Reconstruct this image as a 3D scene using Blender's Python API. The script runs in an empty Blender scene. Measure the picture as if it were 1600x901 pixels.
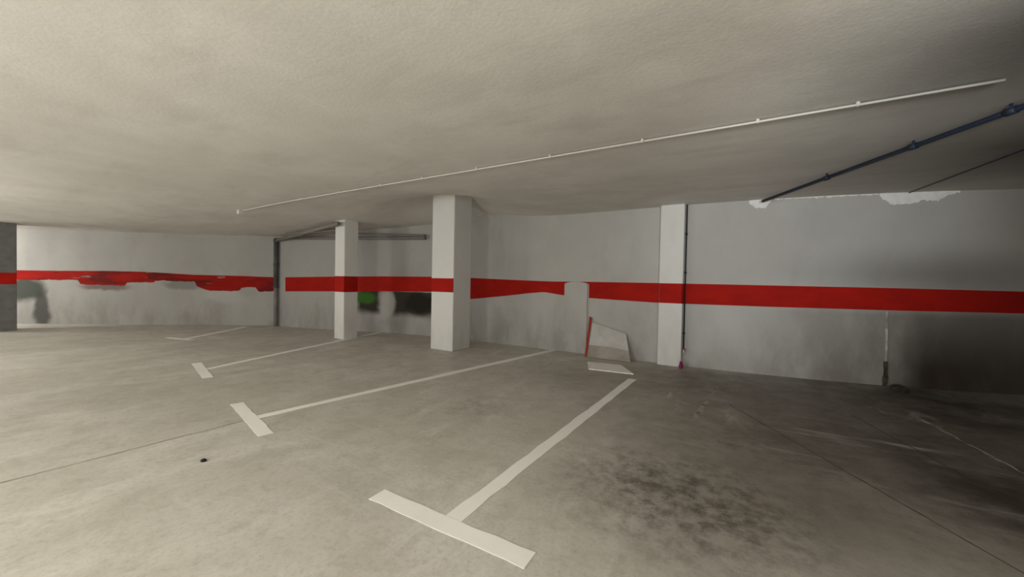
import bpy, bmesh, math, random
from mathutils import Vector, Matrix, noise
random.seed(4)
S = bpy.context.scene; COL = S.collection
S.view_settings.view_transform = 'Standard'
F = 595.0; CAMH = 1.27; CEIL = 2.52

# ---------------------------------------------------------------- camera
cy, sy = .852, .523
fwd0 = Vector((-sy, cy, 0)).normalized(); right0 = Vector((cy, sy, 0)).normalized(); up0 = Vector((0, 0, 1))
pit = -math.atan(10.5/F)
fwd = (fwd0*math.cos(pit) + up0*math.sin(pit)).normalized(); upv = right0.cross(fwd).normalized()
th = .019
R_ = (right0*math.cos(th) + upv*math.sin(th)).normalized(); U_ = R_.cross(fwd).normalized()
O = Vector((0, 0, CAMH))
cd = bpy.data.cameras.new('camera'); cam = bpy.data.objects.new('camera', cd); COL.objects.link(cam)
M = Matrix((R_, U_, -fwd)).transposed().to_4x4(); M.translation = O; cam.matrix_world = M
cd.sensor_fit = 'HORIZONTAL'; cd.sensor_width = 36; cd.lens = 36*F/1600; cd.clip_start = .02
S.camera = cam

def sm(t): t = max(0, min(1, t)); return t*t*(3-2*t)
def drop(x): return .10*sm((-6.0 - x)/5.0)
def zf(x, y): return -drop(x)
def zc(x, y): return CEIL - drop(x) + .36*math.exp(-((x+4.70)**2+(y-5.48)**2)/(2*.50))
def ray(px, py): return fwd + R_*((px-800)/F) - U_*((py-450.5)/F)
def onfloor(px, py):
    d = ray(px, py); z = 0
    for _ in range(6):
        p = O + d*((z-CAMH)/d.z); z = zf(p.x, p.y)
    return p
def onceil(px, py, off=0):
    d = ray(px, py); z = CEIL-off
    for _ in range(6):
        p = O + d*((z-CAMH)/d.z); z = zc(p.x, p.y)-off
    return p
WY = 6.5
def onwall(px, py, yy=WY):
    d = ray(px, py); return O + d*(yy/d.y)
def onseg(px, py, a, b):            # vertical plane through a-b
    d = ray(px, py); n = Vector((b[1]-a[1], a[0]-b[0], 0))
    t = (n.dot(Vector((a[0], a[1], 0))) - n.dot(O))/n.dot(d); return O + d*t
def innormal(a, b):
    d = Vector((b[0]-a[0], b[1]-a[1], 0)).normalized(); nn = Vector((d.y, -d.x, 0))
    mid = Vector(((a[0]+b[0])/2, (a[1]+b[1])/2, 0))
    return -nn if nn.dot(-mid) < 0 else nn
PA = (-5.58, 6.5); PB = (-11.34, 5.71)
PC0 = Vector((-16.7, 1.7, 0)); dd = (PC0-Vector((PB[0], PB[1], 0))).normalized(); PCv = PC0 + dd*5; PC = (PCv.x, PCv.y)
RP = [PA, (-.79, 6.5)] + [(x, 6.5 + .052*(x+.79)**2 + .012*(x+.79)) for x in (-.2, .3, .8, 1.2, 1.6, 2.0, 2.4, 2.8, 3.3, 3.9, 4.6, 5.4, 6.0)]
RS = list(zip(RP, RP[1:]))
def onwr(px, py):                   # bent right wall: point and inward normal
    for a, b in RS:
        q = onseg(px, py, a, b)
        if q.x <= b[0] + 1e-6: return q, innormal(a, b)
    return q, innormal(*RS[-1])

# ---------------------------------------------------------------- node helpers
def new_mat(name):
    m = bpy.data.materials.new(name); m.use_nodes = True
    b = m.node_tree.nodes['Principled BSDF']; b.inputs['Specular IOR Level'].default_value = .25
    return m, m.node_tree.nodes, m.node_tree.links, b
class NT:
    def __init__(s, m): s.n = m.node_tree.nodes; s.l = m.node_tree.links
    def pos(s): return s.n.new('ShaderNodeNewGeometry').outputs['Position']
    def math(s, op, a, b=None, clamp=False):
        n = s.n.new('ShaderNodeMath'); n.operation = op; n.use_clamp = clamp
        for i, v in enumerate((a, b)):
            if v is None: continue
            if isinstance(v, (int, float)): n.inputs[i].default_value = v
            else: s.l.new(v, n.inputs[i])
        return n.outputs[0]
    def noise(s, vec, scale, detail=4, rough=.55, stretch=None, dist=0):
        if stretch:
            mp = s.n.new('ShaderNodeMapping'); mp.inputs['Scale'].default_value = stretch[:3]
            if len(stretch) > 3: mp.inputs['Rotation'].default_value = (0, 0, stretch[3])
            s.l.new(vec, mp.inputs['Vector']); vec = mp.outputs[0]
        n = s.n.new('ShaderNodeTexNoise'); n.inputs['Scale'].default_value = scale
        n.inputs['Detail'].default_value = detail; n.inputs['Roughness'].default_value = rough
        n.inputs['Distortion'].default_value = dist
        s.l.new(vec, n.inputs['Vector']); return n.outputs['Fac']
    def rng(s, v, a, b, c=0, d=1, smooth=True):
        n = s.n.new('ShaderNodeMapRange'); n.interpolation_type = 'SMOOTHSTEP' if smooth else 'LINEAR'
        for i, k in zip((1, 2, 3, 4), (a, b, c, d)): n.inputs[i].default_value = k
        s.l.new(v, n.inputs[0]); return n.outputs[0]
    def mix(s, fac, a, b, mode='MIX'):
        n = s.n.new('ShaderNodeMix'); n.data_type = 'RGBA'; n.blend_type = mode
        for sock, v in ((n.inputs[0], fac), (n.inputs[6], a), (n.inputs[7], b)):
            if isinstance(v, (int, float)): sock.default_value = v
            elif isinstance(v, tuple): sock.default_value = (*v, 1)
            else: s.l.new(v, sock)
        return n.outputs[2]
    def sep(s, vec):
        n = s.n.new('ShaderNodeSeparateXYZ'); s.l.new(vec, n.inputs[0]); return n.outputs
    def spot(s, vec, c, r, sc=(1, 1, 1), r0=0):      # soft blob mask 1 at c .. 0 at radius r
        v = s.n.new('ShaderNodeVectorMath'); v.operation = 'SUBTRACT'; s.l.new(vec, v.inputs[0]); v.inputs[1].default_value = c
        w = s.n.new('ShaderNodeVectorMath'); w.operation = 'MULTIPLY'; s.l.new(v.outputs[0], w.inputs[0]); w.inputs[1].default_value = sc
        q = s.n.new('ShaderNodeVectorMath'); q.operation = 'LENGTH'; s.l.new(w.outputs[0], q.inputs[0])
        return s.rng(q.outputs['Value'], r0, r, 1, 0)
    def warp(s, vec, scale, amt):                    # noise-displaced coordinates for ragged stains
        n = s.n.new('ShaderNodeTexNoise'); n.inputs['Scale'].default_value = scale; n.inputs['Detail'].default_value = 5
        s.l.new(vec, n.inputs['Vector'])
        a = s.n.new('ShaderNodeVectorMath'); a.operation = 'SUBTRACT'; s.l.new(n.outputs['Color'], a.inputs[0]); a.inputs[1].default_value = (.5, .5, .5)
        c = s.n.new('ShaderNodeVectorMath'); c.operation = 'SCALE'; s.l.new(a.outputs[0], c.inputs[0]); c.inputs['Scale'].default_value = amt
        d = s.n.new('ShaderNodeVectorMath'); d.operation = 'ADD'; s.l.new(vec, d.inputs[0]); s.l.new(c.outputs[0], d.inputs[1]); return d.outputs[0]
    def bump(s, h, strength, dist, bsdf):
        b = s.n.new('ShaderNodeBump'); b.inputs['Strength'].default_value = strength; b.inputs['Distance'].default_value = dist
        s.l.new(h, b.inputs['Height']); s.l.new(b.outputs[0], bsdf.inputs['Normal'])
def plain(name, c, rough=.7, c2=None, scale=8, metal=0):
    m, n, l, b = new_mat(name); t = NT(m); p = t.pos()
    f = t.noise(p, scale, 5)
    col = t.mix(t.rng(f, .3, .7), c, c2 or tuple(v*.82 for v in c))
    l.new(col, b.inputs['Base Color']); b.inputs['Roughness'].default_value = rough; b.inputs['Metallic'].default_value = metal
    t.bump(f, .15, .01, b)
    return m

# floor concrete
mfloor, n, l, b = new_mat('concrete_floor'); t = NT(mfloor); p = t.pos()
a1 = t.noise(p, .5, 5, .55); a2 = t.noise(p, 3.0, 9, .72, dist=.15); a3 = t.noise(p, 34, 5, .8)
a4 = t.noise(p, 1.6, 9, .7, (1, .4, 1, .35), .4); a5 = t.noise(p, 1.15, 7, .65, dist=.3); a6 = t.noise(p, 8, 6, .7)
col = t.mix(t.rng(a1, .3, .7), (.535, .515, .455), (.605, .585, .53))
col = t.mix(t.math('MULTIPLY', t.rng(a5, .40, .66), .34), col, (.43, .405, .34))
col = t.mix(t.math('MULTIPLY', t.rng(a2, .42, .64), .36), col, (.37, .35, .295))
col = t.mix(t.math('MULTIPLY', t.rng(a4, .53, .64), .40), col, (.74, .725, .67))
col = t.mix(t.math('MULTIPLY', t.rng(a6, .50, .70), .30), col, (.30, .28, .235))
col = t.mix(t.math('MULTIPLY', t.rng(a3, .46, .70), .36), col, (.27, .25, .215))
def fl(px, py): q = onfloor(px, py); return (q.x, q.y, q.z)
# dirty right bay, soft oil grime, and shade painted into the far right
pw = t.warp(p, 1.6, .9)
d = t.noise(p, 2.0, 9, .7)
dsoft = t.rng(d, .25, .62, .68, 1)
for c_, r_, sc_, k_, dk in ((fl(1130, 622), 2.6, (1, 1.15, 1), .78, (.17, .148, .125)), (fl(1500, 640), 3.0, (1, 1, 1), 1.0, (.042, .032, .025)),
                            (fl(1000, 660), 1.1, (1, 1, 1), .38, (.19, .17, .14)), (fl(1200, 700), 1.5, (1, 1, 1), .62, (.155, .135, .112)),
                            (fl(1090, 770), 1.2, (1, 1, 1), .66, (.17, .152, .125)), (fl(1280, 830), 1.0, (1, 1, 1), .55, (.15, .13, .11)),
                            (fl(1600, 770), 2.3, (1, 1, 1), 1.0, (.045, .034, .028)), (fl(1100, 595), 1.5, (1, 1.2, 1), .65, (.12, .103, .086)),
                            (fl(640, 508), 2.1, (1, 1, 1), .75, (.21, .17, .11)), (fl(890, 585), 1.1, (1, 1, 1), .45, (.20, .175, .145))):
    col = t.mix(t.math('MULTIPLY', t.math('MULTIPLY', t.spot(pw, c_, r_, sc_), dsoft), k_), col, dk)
v = n.new('ShaderNodeTexNoise'); v.inputs['Scale'].default_value = 9; v.inputs['Detail'].default_value = 10; v.inputs['Roughness'].default_value = .76; l.new(p, v.inputs['Vector'])
dr = t.rng(v.outputs['Fac'], .40, .70)
for c_, r_, sc_, k in ((fl(1065, 778), 1.05, (1, 1, 1), .78), (fl(1120, 785), .7, (1, 1, 1), .8), (fl(1170, 690), 1.0, (1, 1.4, 1), .55), (fl(740, 635), .5, (1, 1, 1), .50), (fl(990, 740), .55, (1, 1, 1), .6)):
    col = t.mix(t.math('MULTIPLY', t.math('MULTIPLY', t.spot(p, c_, r_, sc_), dr), k), col, (.065, .055, .045))
# pale scuffs and streaks
w = t.noise(p, 4.5, 8, .7, (1, .3, 1, .9), .5); w2 = t.noise(p, 3.0, 8, .7, (.22, 1.6, 1, -.6), .3)
for c_, r_, k, ww in ((fl(1080, 620), 1.2, .55, w), (fl(640, 690), 1.2, .45, w), (fl(100, 530), 1.9, .6, w), (fl(1420, 640), 1.2, .3, w), (fl(1250, 690), 1.6, .42, w2), (fl(500, 720), 1.6, .4, w2), (fl(1450, 720), 1.3, .25, w2)):
    col = t.mix(t.math('MULTIPLY', t.math('MULTIPLY', t.spot(p, c_, r_), t.rng(ww, .53, .68)), k), col, (.70, .685, .63))
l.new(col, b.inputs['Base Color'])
l.new(t.rng(a2, .3, .7, .40, .62), b.inputs['Roughness']); t.bump(a3, .12, .008, b)

# ceiling plaster
mceil, n, l, b = new_mat('ceiling_plaster'); t = NT(mceil); p = t.pos()
a1 = t.noise(p, .8, 7, .62, dist=.4); a2 = t.noise(p, 1.7, 8, .68, (.5, 1.4, 1, .5), .4); a3 = t.noise(p, 40, 3, .6)
a4 = t.noise(p, 2.6, 9, .7, (1.3, .45, 1, -.4), .3)
col = t.mix(t.rng(a1, .32, .68), (.65, .63, .585), (.74, .72, .675))
col = t.mix(t.math('MULTIPLY', t.rng(a2, .45, .68), .42), col, (.535, .51, .465))
col = t.mix(t.math('MULTIPLY', t.rng(a4, .55, .70), .24), col, (.80, .785, .745))
col = t.mix(t.math('MULTIPLY', t.rng(a3, .45, .75), .15), col, (.48, .455, .41))
q = onceil(1600, 240); q2 = onceil(1600, 60)  # unlit upper right corner: its shade is painted into the plaster colour
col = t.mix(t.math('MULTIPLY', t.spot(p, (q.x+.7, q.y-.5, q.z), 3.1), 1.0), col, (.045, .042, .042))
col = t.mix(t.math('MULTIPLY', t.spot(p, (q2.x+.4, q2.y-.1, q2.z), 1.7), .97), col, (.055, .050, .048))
l.new(col, b.inputs['Base Color']); b.inputs['Roughness'].default_value = .9; t.bump(a3, .2, .006, b)

# wall plaster
def wallmat(name, c1, c2, dirt=(.22, .205, .18), right=False, stains=(), dark_band=None):
    m, n, l, b = new_mat(name); t = NT(m); p = t.pos(); z = t.sep(p)[2]
    a1 = t.noise(p, .8, 5, .6, dist=.3); a2 = t.noise(p, 2.2, 7, .65, (1, 1, .45)); a3 = t.noise(p, 45, 3, .6)
    col = t.mix(t.rng(a1, .3, .7), c1, c2)
    low = t.math('MULTIPLY', t.rng(z, 0, 1.0, 1, 0), t.rng(a2, .3, .7))
    col = t.mix(t.math('MULTIPLY', low, .55), col, dirt)
    col = t.mix(t.math('MULTIPLY', t.rng(a2, .5, .75), .20), col, dirt)
    b.inputs['Roughness'].default_value = .85
    if right:  # dirt plus shade of the unlit right side, both painted into the colour
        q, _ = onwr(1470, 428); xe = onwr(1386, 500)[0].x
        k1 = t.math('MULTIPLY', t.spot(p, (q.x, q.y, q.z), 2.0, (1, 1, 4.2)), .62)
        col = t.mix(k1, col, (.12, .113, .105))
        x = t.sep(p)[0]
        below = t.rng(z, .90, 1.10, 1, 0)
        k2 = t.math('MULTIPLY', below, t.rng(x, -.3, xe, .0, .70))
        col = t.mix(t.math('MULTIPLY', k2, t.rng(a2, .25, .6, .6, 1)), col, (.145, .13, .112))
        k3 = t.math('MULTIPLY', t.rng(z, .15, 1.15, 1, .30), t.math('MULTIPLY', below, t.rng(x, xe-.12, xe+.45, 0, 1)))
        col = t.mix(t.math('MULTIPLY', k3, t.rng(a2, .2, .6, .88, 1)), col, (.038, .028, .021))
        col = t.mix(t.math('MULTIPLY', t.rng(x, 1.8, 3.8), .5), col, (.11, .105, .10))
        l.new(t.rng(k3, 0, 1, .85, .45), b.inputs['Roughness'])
    if dark_band:  # flat dark band in the wall colour, no depth modelled
        x = t.sep(t.warp(p, 3.0, .16)); x0, x1, z0, z1 = dark_band
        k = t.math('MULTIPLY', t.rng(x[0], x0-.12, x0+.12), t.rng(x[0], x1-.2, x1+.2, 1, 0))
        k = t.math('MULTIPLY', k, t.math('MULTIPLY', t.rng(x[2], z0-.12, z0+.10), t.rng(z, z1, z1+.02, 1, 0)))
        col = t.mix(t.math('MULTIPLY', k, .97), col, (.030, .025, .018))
    if stains:
        pw = t.warp(p, 2.4, .30)
        for c_, r_, sc_, k_, dk in stains:
            col = t.mix(t.math('MULTIPLY', t.spot(pw, c_, r_, sc_, r_*.5), k_), col, dk)
    l.new(col, b.inputs['Base Color']); t.bump(a3, .25, .006, b)
    return m
def wm(px, py): return tuple(onseg(px, py, PB, PA))
def wl(px, py): return tuple(onseg(px, py, PC, PB))
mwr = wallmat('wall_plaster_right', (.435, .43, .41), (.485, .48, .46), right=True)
mwm = wallmat('wall_plaster_middle', (.36, .35, .33), (.40, .39, .37), stains=(
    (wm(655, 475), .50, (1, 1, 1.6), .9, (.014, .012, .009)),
    (wm(604, 474), .40, (1.2, 1, .85), .95, (.40, .39, .36)), (wm(570, 465), .46, (1, 1, 2.2), 1.0, (.05, .15, .02))),
    dark_band=(wm(558, 470)[0], wm(690, 470)[0], wm(620, 490)[2], wm(620, 456)[2]))
mwl = wallmat('wall_plaster_left', (.36, .35, .33), (.40, .39, .37), stains=(
    (wl(40, 452), .62, (1, 1, 1.5), .9, (.04, .05, .038)), (wl(66, 482), .50, (1.8, 1.8, .75), .85, (.05, .05, .045)),
    (wl(165, 446), .8, (1, 1, 5), .7, (.12, .07, .06)), (wl(285, 445), .7, (1, 1, 4), .6, (.15, .15, .12)), (wl(350, 462), .7, (1, 1, 3), .6, (.46, .45, .42)),
    (wl(390, 490), .9, (1, 1, 1.4), .5, (.45, .44, .41))))
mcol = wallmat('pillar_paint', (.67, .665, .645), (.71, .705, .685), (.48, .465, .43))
mcoldark = plain('dark_grey_paint', (.16, .16, .156), .8, (.13, .13, .127))  # own dark grey of the far left pillar
mred, n, l, b = new_mat('red_band_paint'); t = NT(mred); p = t.pos()
f = t.noise(p, 3, 7, .7, (1, 1, 2)); g = t.noise(p, 18, 5, .7); x = t.sep(p)[0]
col = t.mix(t.rng(f, .35, .65), (.41, .013, .007), (.335, .011, .007)); col = t.mix(t.math('MULTIPLY', t.rng(g, .66, .78), .25), col, (.35, .14, .11))
col = t.mix(t.math('MULTIPLY', t.rng(x, 1.4, 3.2), .50), col, (.16, .008, .006))  # right end darkened, shade painted into the red
l.new(col, b.inputs['Base Color']); b.inputs['Roughness'].default_value = .7; b.inputs['Specular IOR Level'].default_value = .08
mredworn, n, l, b = new_mat('worn_red_band_paint'); t = NT(mredworn); p = t.pos()
f = t.noise(p, 2.2, 7, .7, (1, 1, 3)); g = t.noise(p, 1.1, 6, .6, (1, 1, 4.5)); g2 = t.noise(p, 2.0, 5, .6, (1, 1, 5))
col = t.mix(t.rng(f, .35, .65), (.35, .013, .008), (.27, .011, .007)); col = t.mix(t.rng(g, .50, .60), col, (.15, .014, .012))
col = t.mix(t.math('MULTIPLY', t.rng(g2, .64, .69), .6), col, (.33, .25, .22))
l.new(col, b.inputs['Base Color']); b.inputs['Roughness'].default_value = .7; b.inputs['Specular IOR Level'].default_value = .08
mpaint, n, l, b = new_mat('worn_road_paint'); t = NT(mpaint); p = t.pos()
f = t.noise(p, 14, 7, .7); g = t.noise(p, 2.0, 5, .6)
col = t.mix(t.rng(g, .3, .7), (.93, .925, .89), (.87, .86, .82)); col = t.mix(t.math('MULTIPLY', t.rng(f, .60, .78), .42), col, (.62, .60, .55))
l.new(col, b.inputs['Base Color']); b.inputs['Roughness'].default_value = .6
mpaint_far = plain('faded_road_paint', (.92, .91, .87), .7, (.84, .83, .78), 9)
mtrace, n, l, b = new_mat('almost_gone_paint'); t = NT(mtrace); p = t.pos(); f = t.noise(p, 9, 8, .72)
l.new(t.mix(t.rng(f, .45, .62), (.36, .345, .31), (.16, .145, .12)), b.inputs['Base Color']); b.inputs['Roughness'].default_value = .7
mpipew, n, l, b = new_mat('white_conduit_plastic'); t = NT(mpipew); p = t.pos(); x = t.sep(p)[0]
l.new(t.mix(t.rng(x, -.2, 1.25), (.62, .605, .56), (.30, .29, .27)), b.inputs['Base Color']); b.inputs['Roughness'].default_value = .6  # dims to the right, the dark corner's shade painted into the plastic
mpiped = plain('dark_blue_pipe_plastic', (.017, .026, .050), .5)
mpipeg = plain('grey_drain_plastic', (.10, .10, .096), .5, (.075, .075, .072), 3)
mpipel = plain('faded_grey_drain_plastic', (.23, .225, .21), .6, (.17, .165, .155), 3)
mpipem = plain('mid_grey_pipe_plastic', (.24, .225, .205), .5)
mblack = plain('dark_rubber', (.02, .02, .02), .7)
mplaster = plain('white_filler', (.82, .82, .81), .85, (.74, .74, .72), 14)
medge = plain('chipped_plaster_edge', (.58, .57, .54), .85, (.28, .25, .22), 11)
mcrack = plain('dirt_filled_joint', (.23, .21, .175), .9, (.36, .335, .28), 10)
mcrackd = plain('dark_dirt_filled_joint', (.075, .065, .055), .9, (.12, .105, .09), 10)
mboard = plain('white_board_paint', (.56, .55, .525), .6, (.46, .45, .425), 5)
mboardd = plain('grimy_board_paint', (.27, .245, .21), .7, (.36, .335, .30), 5)
mredge = plain('red_edge_paint', (.34, .04, .02), .6)
mpink = plain('magenta_cloth', (.28, .03, .12), .8)
mtap = plain('white_tap_paint', (.66, .65, .62), .5)
mdebris = plain('dark_rubble', (.025, .021, .018), .9, (.08, .07, .06), 20)
mpier = wallmat('pale_pier_plaster', (.435, .43, .41), (.485, .48, .46))

# ---------------------------------------------------------------- object helpers
def obj(name, bm, mat, parent=None, smooth=False):
    bmesh.ops.recalc_face_normals(bm, faces=bm.faces[:])
    me = bpy.data.meshes.new(name); bm.to_mesh(me); bm.free(); me.materials.append(mat)
    if smooth:
        for f in me.polygons: f.use_smooth = True
    o = bpy.data.objects.new(name, me); COL.objects.link(o)
    if parent:
        o.parent = parent; o.matrix_parent_inverse = Matrix.Translation(-parent.location)
    return o
def tag(o, label, cat, group=None):
    o['label'] = label; o['category'] = cat
    if group: o['group'] = group
    return o
def thing(name, loc, label, cat, group=None):
    e = bpy.data.objects.new(name, None); COL.objects.link(e); e.location = loc; e.empty_display_size = .1
    return tag(e, label, cat, group)
def struct(name, bm, mat, smooth=False):
    o = obj(name, bm, mat, None, smooth); o['kind'] = 'structure'; return o
def box(bm, x0, x1, y0, y1, z0, z1, bev=0):
    r = bmesh.ops.create_cube(bm, size=1)['verts']
    for v in r: v.co = Vector(((x0+x1)/2+v.co.x*(x1-x0), (y0+y1)/2+v.co.y*(y1-y0), (z0+z1)/2+v.co.z*(z1-z0)))
    if bev:
        es = list({e for v in r for e in v.link_edges}); bmesh.ops.bevel(bm, geom=es, offset=bev, segments=2, affect='EDGES')
    return bm
def prism(bm, pts, nrm, th):        # extrude polygon pts by nrm*th
    a = [bm.verts.new(Vector(q)) for q in pts]; c = [bm.verts.new(Vector(q)+Vector(nrm)*th) for q in pts]
    bm.faces.new(a); bm.faces.new(c[::-1]); k = len(pts)
    for i in range(k): bm.faces.new((a[i], a[(i+1) % k], c[(i+1) % k], c[i]))
    return bm
def tube(bm, pts, r, seg=14):
    pts = [Vector(q) for q in pts]; rings = []
    for i, q in enumerate(pts):
        d = (pts[min(i+1, len(pts)-1)] - pts[max(i-1, 0)]).normalized()
        u = d.cross(Vector((0, 0, 1)) if abs(d.z) < .9 else Vector((1, 0, 0))).normalized(); w = d.cross(u)
        rings.append([bm.verts.new(q + (u*math.cos(2*math.pi*k/seg) + w*math.sin(2*math.pi*k/seg))*r) for k in range(seg)])
    for A, B in zip(rings, rings[1:]):
        for k in range(seg): bm.faces.new((A[k], A[(k+1) % seg], B[(k+1) % seg], B[k]))
    bm.faces.new(rings[0]); bm.faces.new(rings[-1][::-1]); return bm
def lump(c, dims, amp=.15, fr=3.0, seed=0):  # rumpled heap resting flat on the floor
    bm = bmesh.new(); bmesh.ops.create_icosphere(bm, subdivisions=5, radius=1)
    for v in bm.verts:
        d = v.co.normalized(); k = 1 + amp*noise.fractal(d*fr + Vector((seed*7.3, seed, 0)), .6, 2, 5)
        q = Vector((d.x*dims[0], d.y*dims[1], d.z*dims[2]))*k
        if q.z < 0: q.z *= .02
        v.co = Vector(c) + q
    zmin = min(v.co.z for v in bm.verts)
    for v in bm.verts: v.co.z += c[2]+.002-zmin
    return bm

# ---------------------------------------------------------------- setting
X0, X1, Y0, Y1 = -24, 7, -7, 9.4
def sheet(fz, thick):
    bm = bmesh.new(); nx, ny = 186, 98
    V = [[bm.verts.new((X0+(X1-X0)*i/nx, Y0+(Y1-Y0)*j/ny, fz(X0+(X1-X0)*i/nx, Y0+(Y1-Y0)*j/ny))) for j in range(ny+1)] for i in range(nx+1)]
    for i in range(nx):
        for j in range(ny): bm.faces.new((V[i][j], V[i+1][j], V[i+1][j+1], V[i][j+1]))
    top = bmesh.ops.extrude_face_region(bm, geom=bm.faces[:])['geom']
    for v in top:
        if isinstance(v, bmesh.types.BMVert): v.co.z += thick
    return bm
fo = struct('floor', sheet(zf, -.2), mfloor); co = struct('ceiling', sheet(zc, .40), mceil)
for o in (fo, co):
    for f in o.data.polygons: f.use_smooth = abs(f.normal.z) > .5

def wallrun(pts, th=.2):            # one wall through a run of plan points
    ns = [innormal(a, b) for a, b in zip(pts, pts[1:])]; za, zb = -.15, CEIL+.28; bm = bmesh.new(); L = []
    for i, q in enumerate(pts):
        nn = ns[0] if i == 0 else ns[-1] if i == len(pts)-1 else (ns[i-1]+ns[i]).normalized()
        L.append([bm.verts.new((q[0]-nn.x*k, q[1]-nn.y*k, z)) for k, z in ((0, za), (0, zb), (th, zb), (th, za))])
    for A, B in zip(L, L[1:]):
        for k in range(4): bm.faces.new((A[k], A[(k+1) % 4], B[(k+1) % 4], B[k]))
    bm.faces.new(L[0]); bm.faces.new(L[-1][::-1]); return bm
NM = innormal(PB, PA); NL = innormal(PC, PB)
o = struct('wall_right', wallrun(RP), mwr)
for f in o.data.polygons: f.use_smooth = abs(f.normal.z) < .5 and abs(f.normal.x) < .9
o.data.set_sharp_from_angle(angle=.6)
struct('wall_middle', wallrun([PB, PA]), mwm)
struct('wall_left', wallrun([PC, PB]), mwl)
bm = bmesh.new(); box(bm, 6.0, 6.2, -7, RP[-1][1]+.2, -.15, CEIL+.22); struct('wall_light_block', bm, mwr)  # unseen wall added to block light and keep the right side dark

# red bands (painted trim), outlines with the worn edges of the photo
def lerp_at(T, x):
    for (xa, ya), (xb, yb) in zip(T, T[1:]):
        if x <= xb: return ya + (yb-ya)*(x-xa)/(xb-xa)
    return T[-1][1]
def band(name, fn, tops, bots, mat=None, jag=0):
    x0, x1 = tops[0][0], tops[-1][0]; N = max(40, int((x1-x0)/(2 if jag else 4))); bm = bmesh.new(); L = []
    for i in range(N+1):
        x = x0 + (x1-x0)*i/N
        yt = lerp_at(tops, x) + jag*.3*noise.noise(Vector((x*.05, 3, 0))); yb = lerp_at(bots, x) + jag*noise.fractal(Vector((x*.06, 0, 0)), .6, 2, 5)
        row = []
        for y, o_ in ((yt, .0008), (yt, .004), (yb, .004), (yb, .0008)):
            q, nn = fn(x, y); row.append(bm.verts.new(q + nn*o_))
        L.append(row)
    for A, B in zip(L, L[1:]):
        for k in range(4): bm.faces.new((A[k], A[(k+1) % 4], B[(k+1) % 4], B[k]))
    bm.faces.new(L[0]); bm.faces.new(L[-1][::-1])
    return struct(name, bm, mat or mred)
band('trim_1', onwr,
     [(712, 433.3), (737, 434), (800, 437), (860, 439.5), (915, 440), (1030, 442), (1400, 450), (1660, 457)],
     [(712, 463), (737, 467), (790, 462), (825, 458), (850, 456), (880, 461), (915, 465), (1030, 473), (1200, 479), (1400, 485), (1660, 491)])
band('trim_2', lambda x, y: (onseg(x, y, PB, PA), NM), [(446, 433), (520, 432), (600, 431.5), (700, 432.5)], [(446, 455), (520, 455), (600, 455), (700, 456)])
band('trim_3', lambda x, y: (onseg(x, y, PC, PB), NL),
     [(-60, 421), (20, 422), (110, 423), (170, 423), (240, 425), (300, 429), (380, 431), (429, 433)],
     [(-60, 443), (20, 443), (24, 437), (122, 437), (126, 444), (195, 446), (199, 441), (240, 441), (243, 438), (304, 440), (308, 448), (328, 454), (374, 454), (378, 449), (400, 449), (404, 455), (429, 455)], mredworn, 1.2)

# ---------------------------------------------------------------- pillars
def pillar(px, Z, s, label, bandz, mat, faces='both', sx=None):
    k = (px-800)/F; x = Z*(cy*k - sy); y = Z*(sy*k + cy); hx = (sx or s)/2; hy = s/2
    e = thing('pillar', (x, y, zf(x, y)), label, 'pillar')
    bm = bmesh.new(); zt = min(zc(x+i*hx, y+j*hy) for i in (-1, 1) for j in (-1, 1))
    box(bm, x-hx, x+hx, y-hy, y+hy, zf(x, y), zt+.03, .008); obj('shaft', bm, mat, e)
    bm = bmesh.new(); g = .0035
    box(bm, x-hx+.004, x+hx-.004, y-hy-g, y-hy+.01, *bandz)
    if faces == 'both': box(bm, x+hx-.01, x+hx+g, y-hy-g, y+hy-.004, *bandz)
    obj('painted_band', bm, mred, e)
pillar(705, 7.15, .50, 'thick white square pillar, nearest one, red only on its left face', (1.06, 1.31), mcol, 'front', .53)
pillar(541, 8.25, .33, 'slim white square pillar standing farther back at the end of a bay line', (.985, 1.32), mcol)
pillar(-4, 8.9, .50, 'dark grey pillar cut by the left picture edge', (.99, 1.26), mcoldark)

# pilaster on the right wall
e = thing('pilaster', (-1.0, 6.45, 0), 'white wall pilaster with the red band running across it', 'pilaster')
bm = bmesh.new(); box(bm, -1.175, -.83, 6.38, 6.499, 0, CEIL+.004, .006); obj('shaft', bm, mcol, e)
bm = bmesh.new(); za = onwall(1048, 442.5, 6.38).z; zb = onwall(1048, 473.5, 6.38).z
box(bm, -1.172, -.833, 6.3765, 6.39, zb, za); box(bm, -.84, -.8265, 6.3765, 6.496, zb, za); obj('painted_band', bm, mred, e)
# dark conduit down its side
e = thing('wall_conduit', (-.795, 6.47, .3), 'thin black conduit running down the right side of the white pilaster', 'conduit')
bm = bmesh.new(); tube(bm, [(-.808, 6.483, .28), (-.808, 6.483, CEIL-.003)], .009); obj('tube', bm, mblack, e, True)
for z in (.5, 1.45, 2.05):
    bm = bmesh.new(); box(bm, -.824, -.792, 6.466, 6.499, z, z+.03, .004); obj('clip', bm, mblack, e)

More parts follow.
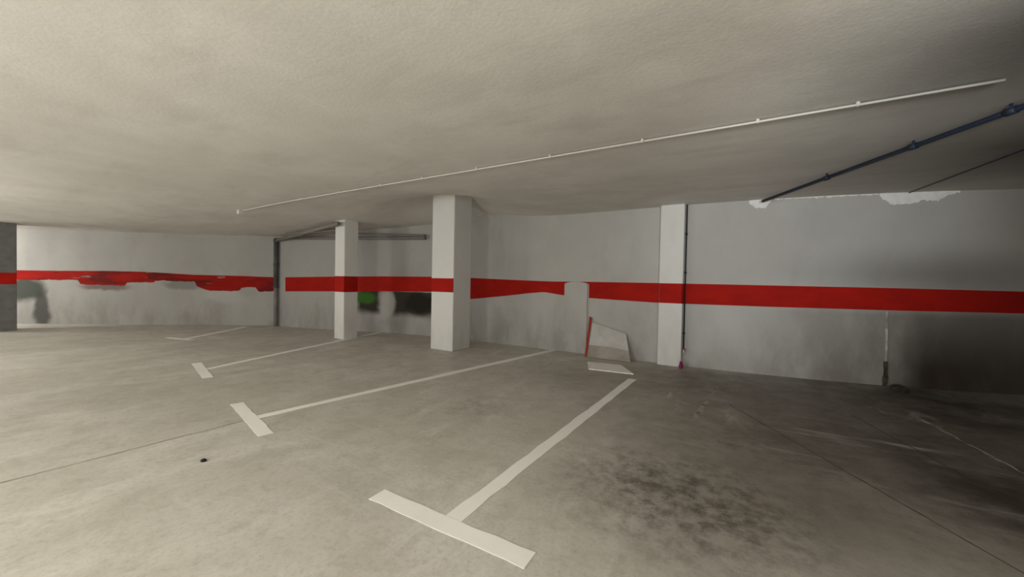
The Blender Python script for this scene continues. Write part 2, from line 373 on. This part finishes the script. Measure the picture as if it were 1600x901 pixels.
# pale low pier against the wall
a = onwall(880, 560, 6.5); c = onwall(918, 560, 6.5); zt = onwall(899, 440, 6.4).z
bm = bmesh.new(); N = 16; pr = []
for i in range(N+1):
    an = math.pi*i/N; pr.append(((a.x+c.x)/2 - math.cos(an)*(c.x-a.x)/2, 6.499, zt-.05+.05*math.sin(an)))
prism(bm, [(a.x, 6.499, 0)] + pr + [(c.x, 6.499, 0)], (0, -1, 0), .030)
fr = [ed for ed in bm.edges if all(abs(v.co.y-6.469) < 1e-4 for v in ed.verts)]
bmesh.ops.bevel(bm, geom=fr, offset=.022, segments=4, affect='EDGES')
tag(obj('wall_pier', bm, mpier), 'low pale grey pier with rounded top interrupting the red band', 'pier')

# ---------------------------------------------------------------- floor markings
def strip(c0, c1, w0, w1=None, nseg=24, zoff=.002, wob=.0):
    bm = bmesh.new(); d = (c1-c0); d.z = 0; nrm = Vector((-d.y, d.x, 0)).normalized(); w1 = w1 or w0; L = []
    for i in range(nseg+1):
        q = c0.lerp(c1, i/nseg); w = (w0+(w1-w0)*i/nseg)/2
        row = []
        for sgn in (1, -1):
            v = q + nrm*sgn*(w + wob*noise.noise(Vector((q.x*9, q.y*9, sgn*5)))); row.append(bm.verts.new((v.x, v.y, zf(v.x, v.y)+zoff)))
        L.append(row)
    for A, B in zip(L, L[1:]): bm.faces.new((A[0], A[1], B[1], B[0]))
    r = bmesh.ops.extrude_face_region(bm, geom=bm.faces[:])['geom']
    for v in r:
        if isinstance(v, bmesh.types.BMVert): v.co.z -= zoff*.8
    return bm
def marking(label, p0, p1, w, bar=None, bw=.1, mat=mpaint, bmat=mpaint, w1=None):
    a = onfloor(*p0); c = onfloor(*p1)
    e = thing('bay_line', (a.x, a.y, zf(a.x, a.y)), label, 'parking line', 'white bay lines on the floor')
    obj('stem', strip(a, c, w, w1, wob=.012), mat, e)
    if bar:
        b0, b1 = onfloor(*bar[0]), onfloor(*bar[1])
        obj('cross_bar', strip(b0, b1, bw, zoff=.003, wob=.008), bmat, e)
marking('nearest white T-shaped bay line with a long cross bar', (704, 813), (988, 592), .10, ((589, 772), (828, 876)), .115)
marking('second white T-shaped bay line, passing in front of the thick pillar', (395, 653), (866, 546.5), .09, ((370, 630), (416, 679)), .105, w1=.13)
marking('third white bay line, pointing at the slim pillar', (325, 576), (592, 519.5), .10, ((307, 567), (325, 590)), .11, mpaint_far, w1=.15)
marking('farthest faint white bay line on the left', (285, 530), (385, 510), .14, ((262, 527), (300, 531)), .11, mpaint_far, mpaint_far)
def trace(label, p0, p1, w):
    tag(obj('paint_trace', strip(onfloor(*p0), onfloor(*p1), w, w*.6, 30, .0015, .03), mtrace), label, 'paint trace')
trace('short worn pale paint trace on the floor right of the nearest bay line end', (1086, 652), (1122, 603), .05)
trace('faint worn pale streak on the dark floor near the right wall', (1440, 655), (1640, 760), .03)

def joint(label, pxs, w, mat=mcrack):
    pts = [onfloor(*q) for q in pxs]; P = []
    for A, B in zip(pts, pts[1:]):
        k = max(2, int((B-A).length/.06))
        P += [A.lerp(B, i/k) for i in range(k)]
    P.append(pts[-1]); bm = bmesh.new(); L = []
    for i, q in enumerate(P):
        d = (P[min(i+1, len(P)-1)]-P[max(i-1, 0)]); nr = Vector((-d.y, d.x, 0)).normalized()
        q = q + nr*.010*noise.noise(q*4); ww = w*(.45+.7*abs(noise.noise(q*7)))/2
        L.append([bm.verts.new((q.x+nr.x*s*ww, q.y+nr.y*s*ww, zf(q.x, q.y)+.0012)) for s in (1, -1)])
    for A, B in zip(L, L[1:]): bm.faces.new((A[0], A[1], B[1], B[0]))
    return tag(obj('floor_joint', bm, mat), label, 'floor joint')
joint('long thin dark joint across the floor, from left edge to second bay line', [(-30, 762), (385, 656)], .018)
joint('dark diagonal floor joint right of the oil stain, running to lower right', [(1140, 632), (1660, 930)], .018, mcrackd)
joint('dark floor joint in the shaded right corner below the wall', [(1330, 648), (1640, 815)], .018, mcrackd)

# ---------------------------------------------------------------- white conduit on ceiling
pa = onceil(377, 330, .025); pb = onceil(1500, 138, .025); pe = pa + (pb-pa)*1.02
e = thing('ceiling_conduit', (pa.x, pa.y, pa.z), 'long thin white conduit clipped along the ceiling', 'conduit')
bm = bmesh.new(); K = 60
def cpt(f): q = pa.lerp(pe, f); return Vector((q.x, q.y, zc(q.x, q.y)-.020))
tube(bm, [cpt(i/K) for i in range(K+1)], .0085, 12); obj('pipe', bm, mpipew, e, True)
def find(fn, px):
    lo, hi = 0, 1
    for _ in range(30):
        m_ = (lo+hi)/2; q = fn(m_)-O; x = 800+F*q.dot(R_)/q.dot(fwd)
        if x < px: lo = m_
        else: hi = m_
    return fn(lo)
for px in (470, 530, 595, 660, 745, 860, 1004, 1184, 1340):
    q = find(cpt, px); bm = bmesh.new(); box(bm, q.x-.011, q.x+.011, q.y-.016, q.y+.016, q.z-.0125, zc(q.x, q.y)-.001, .004); obj('clip', bm, mpipew, e)
q = cpt(0); bm = bmesh.new(); box(bm, q.x-.075, q.x+.02, q.y-.045, q.y+.045, q.z-.055, zc(q.x, q.y)-.001, .008); obj('end_box', bm, mpipew, e)

# dark pipe on the ceiling at right
p0 = onceil(1192, 314, .05); p1 = onceil(1600, 166, .05); p2 = p0 + (p1-p0)*1.9
e = thing('ceiling_pipe', tuple(p0), 'dark blue pipe crossing the ceiling diagonally at upper right', 'pipe')
bm = bmesh.new(); tube(bm, [p0, p0.lerp(p2, .5), p2], .020); obj('tube', bm, mpiped, e, True)
d = (p2-p0).normalized()
for px in (1292, 1427, 1580):
    q = find(lambda f: p0.lerp(p2, f), px)
    bm = bmesh.new(); tube(bm, [q-d*.03, q+d*.03], .027); obj('coupling', bm, mpiped, e, True)
    bm = bmesh.new(); tube(bm, [q, (q.x, q.y, zc(q.x, q.y)-.001)], .008, 8); obj('hanger', bm, mpiped, e, True)
q, nn = onwr(1418, 301); p0 = q + nn*.03; p0.z = CEIL-.012; p1 = onceil(1600, 234, .012)
bm = bmesh.new(); pz = p0+(p1-p0)*1.8; tube(bm, [p0, p0.lerp(pz, .5), pz], .006, 10)
tag(obj('ceiling_cable', bm, mpiped, None, True), 'thin dark cable along the ceiling near the right edge, above the wall patches', 'cable')

# grey drain pipes in the far corner
base = onseg(434, 500, PC, PB) + NL*.12
e = thing('drain_pipe', (base.x, base.y, zf(base.x, base.y)), 'dark grey drain pipe in the far wall corner with runs along the ceiling', 'pipe')
zt = zc(base.x, base.y)-.12; zm = 1.0
bm = bmesh.new(); tube(bm, [(base.x, base.y, zm), (base.x, base.y, zt)], .058); obj('downpipe', bm, mpipeg, e, True)
bm = bmesh.new(); tube(bm, [(base.x, base.y, zf(base.x, base.y)), (base.x, base.y, zm)], .050)
o = obj('lower_pipe', bm, mpipel, e, True); o['label'] = 'paler lower pipe section'
q1 = Vector((base.x, base.y, zt)); q2 = onceil(528, 349, .10)
bm = bmesh.new(); tube(bm, [q1, q1.lerp(q2, .5), q2], .045); obj('ceiling_run', bm, mpipem, e, True)
for (x0, y0, x1, y1, r) in ((446, 366, 528, 356.5, .026), (452, 370, 528, 362.5, .026)):
    s0, s1 = onceil(x0, y0, .09), onceil(x1, y1, .09)
    bm = bmesh.new(); tube(bm, [s0, s0.lerp(s1, .5), s1], r); obj('ceiling_run', bm, mpipem, e, True)
for (x0, y0, x1, y1, r, of) in ((448, 372.5, 668, 372.5, .040, .10), (556, 366, 668, 369, .024, .12)):
    s0, s1 = onseg(x0, y0, PB, PA)+NM*of, onseg(x1, y1, PB, PA)+NM*of
    bm = bmesh.new(); tube(bm, [s0, s0.lerp(s1, .5), s1], r); obj('wall_run', bm, mpipem, e, True)
bm = bmesh.new(); bmesh.ops.create_uvsphere(bm, u_segments=16, v_segments=10, radius=.074, matrix=Matrix.Translation(q1)); obj('elbow', bm, mpipeg, e, True)
for z in (zm-.03, 1.6):
    bm = bmesh.new(); tube(bm, [(base.x, base.y, z), (base.x, base.y, z+.06)], .066); obj('collar', bm, mpipeg, e, True)

# ---------------------------------------------------------------- filler patches at the wall-ceiling joint
def patch(label, tops, bots, seed):
    x0, x1 = tops[0][0], tops[-1][0]; bm = bmesh.new(); L = []; N = int((x1-x0)/1.5)
    for i in range(N+1):
        x = x0+(x1-x0)*i/N; tp = sm(min(i, N-i)/3)
        yt, yb = lerp_at(tops, x), lerp_at(bots, x)+2.5*noise.fractal(Vector((x*.11, seed, 0)), .6, 2, 4)*tp
        row = []
        for y, o_ in ((yt, .002), (yt, .008), (yb, .007), (yb, .002)):
            q, nn = onwr(x, y); q = q+nn*o_; q.z = min(q.z, CEIL-.001); row.append(bm.verts.new(q))
        L.append(row)
    for A, B in zip(L, L[1:]):
        for k in range(4): bm.faces.new((A[k], A[(k+1) % 4], B[(k+1) % 4], B[k]))
    bm.faces.new(L[0]); bm.faces.new(L[-1][::-1])
    tag(obj('plaster_patch', bm, mplaster), label, 'plaster patch', 'white filler patches at the wall top')
patch('small white filler patch on the wall under the end of the dark ceiling pipe', [(1171, 306), (1205, 304)], [(1171, 318), (1182, 326), (1196, 324), (1205, 314)], 2)
patch('larger ragged white filler patch at the wall top near the right edge', [(1374, 294), (1500, 290)], [(1374, 306), (1390, 319), (1420, 319), (1445, 312), (1465, 314), (1480, 305), (1500, 301)], 7)
patch('thin ragged white filler streak along the ceiling joint between the two bigger patches', [(1210, 302), (1372, 294)], [(1210, 312), (1290, 308), (1372, 304)], 11)

# chipped pale upright edge at right, dark damp lower part, with debris
q, nn = onwr(1386, 486); qx, qy, qz = q.x, q.y, q.z; tx = Vector((-nn.y, nn.x, 0))
if tx.x < 0: tx = -tx
def ragged(z0, z1, w, dp, seed, N=40):
    bm = bmesh.new(); L = []
    for i in range(N+1):
        z = z0+(z1-z0)*i/N; s_ = noise.fractal(Vector((z*6, seed, 0)), .7, 2, 4); ww = w*(1+.8*s_); cx_ = .012*noise.noise(Vector((z*3, seed, 4)))
        L.append([bm.verts.new(Vector((qx, qy, z)) + tx*(cx_+sx*ww) + nn*dk) for sx, dk in ((-1, .001), (-.7, dp), (.7, dp), (1, .001))])
    for A, B in zip(L, L[1:]):
        for k in range(4): bm.faces.new((A[k], A[(k+1) % 4], B[(k+1) % 4], B[k]))
    bm.faces.new(L[0]); bm.faces.new(L[-1][::-1]); return bm
e = thing('plaster_edge', (qx, qy-.04, 0), 'chipped pale upright plaster edge below the red band at right, dark at its foot', 'plaster edge')
obj('pale_edge', ragged(.30, qz-.005, .009, .02, 2), medge, e)
obj('dark_foot', ragged(0, .32, .022, .026, 5), mdebris, e)
r = Vector((qx, qy, 0)) + nn*.20 + tx*.05
tag(obj('rubble_heap', lump((r.x, r.y, 0), (.07, .13, .05), .35, 3, 3), mdebris, None, True), 'small dark heap of rubble at the foot of the chipped upright edge', 'rubble')

# ---------------------------------------------------------------- leaning board and small things
r = onwall(948, 552)
e = thing('leaning_board', (r.x, 6.35, 0), 'pale board with red left edge and grimy lower part, leaning beside the pilaster', 'board')
tl, tr, br, bl = onwall(925, 503, 6.47), onwall(978, 521, 6.47), onfloor(990, 563), onfloor(921, 556)
bl.y = min(bl.y, 6.25); br.y = min(br.y, 6.25); bl.z = br.z = .004
nn = (tr-tl).cross(bl-tl).normalized(); nn = nn if nn.y < 0 else -nn
ml, mr = tl.lerp(bl, .66), tr.lerp(br, .62)
bm = bmesh.new(); prism(bm, [tl, tr, mr, ml.lerp(mr, .55)+Vector((0, 0, .02)), ml], nn, .006); obj('upper_panel', bm, mboard, e)
bm = bmesh.new(); prism(bm, [ml, ml.lerp(mr, .55)+Vector((0, 0, .02)), mr, br, bl], nn, .006); obj('lower_panel', bm, mboardd, e)
bm = bmesh.new(); ed = (tl-tr).normalized()*.045
prism(bm, [tl+Vector((0, 0, .07)), tl+ed+Vector((0, 0, .09)), bl+ed, bl], nn, .010); obj('edge_strip', bm, mredge, e)
k0, k1, k2, k3 = onfloor(918, 566), onfloor(970, 571), onfloor(990, 585), onfloor(920, 577)
bm = bmesh.new(); prism(bm, [(k.x, k.y, .001) for k in (k0, k1, k2, k3)], (0, 0, 1), .012)
tag(obj('white_slab', bm, mpaint_far), 'flat white slab lying on the floor at the end of the nearest bay line', 'slab')
r = onfloor(1067, 571)
tag(obj('cloth_scrap', lump((r.x, min(r.y, 6.3), 0), (.03, .035, .09), .3, 3, 8), mpink, None, True), 'small magenta cloth scrap at the foot of the white pilaster', 'cloth')
e = thing('wall_tap', (-.79, 6.47, .24), 'small white tap at the lower end of the black conduit', 'tap')
bm = bmesh.new(); tube(bm, [(-.80, 6.498, .255), (-.80, 6.43, .255), (-.80, 6.415, .22)], .014); obj('spout', bm, mtap, e, True)
bm = bmesh.new(); box(bm, -.825, -.77, 6.442, 6.458, .268, .282, .004); obj('handle', bm, mredge, e)
r = onfloor(318, 720)
tag(obj('pebble', lump((r.x, r.y, 0), (.022, .016, .012), .25, 3, 2), mblack, None, True), 'tiny dark pebble on the open floor at left', 'pebble')

# ---------------------------------------------------------------- light
W = bpy.data.worlds.new('world'); S.world = W; W.use_nodes = True
W.node_tree.nodes['Background'].inputs[0].default_value = (1, .98, .94, 1); W.node_tree.nodes['Background'].inputs[1].default_value = .9
def lamp_or_fill(loc, power, col, tgt=None, kind='POINT', rad=.3, ang=45):
    ld = bpy.data.lights.new('lamp_or_fill', kind); ld.energy = power; ld.color = col
    o = bpy.data.objects.new('lamp_or_fill', ld); COL.objects.link(o); o.location = loc
    if kind == 'SPOT':
        d = Vector(tgt)-Vector(loc); o.rotation_euler = d.to_track_quat('-Z', 'Y').to_euler(); ld.spot_size = math.radians(ang); ld.spot_blend = 1
    ld.shadow_soft_size = rad
    return o
warm = (1, .965, .905)
lamp_or_fill((-3.0, -2.8, 1.35), 320, warm, rad=.6)  # unseen mid-height fill behind the camera, added to brighten ceiling and floor alike
lamp_or_fill((-9.5, -2.0, 1.35), 245, warm, rad=.6)  # another added fill at mid-height, out of view to the left
lamp_or_fill((-16.2, -.3, 1.85), 180, (1, .975, .93), rad=.35)
lamp_or_fill((1.0, -1.5, 1.20), 180, warm, rad=.5)  # unseen fill added from the right for the pillars' side faces
lamp_or_fill((1.4, -.9, 1.75), 430, (.90, .95, 1.0), (.35, 6.5, 2.15), 'SPOT', .15, 40)  # unseen spot behind the camera, added to wash the upper right wall
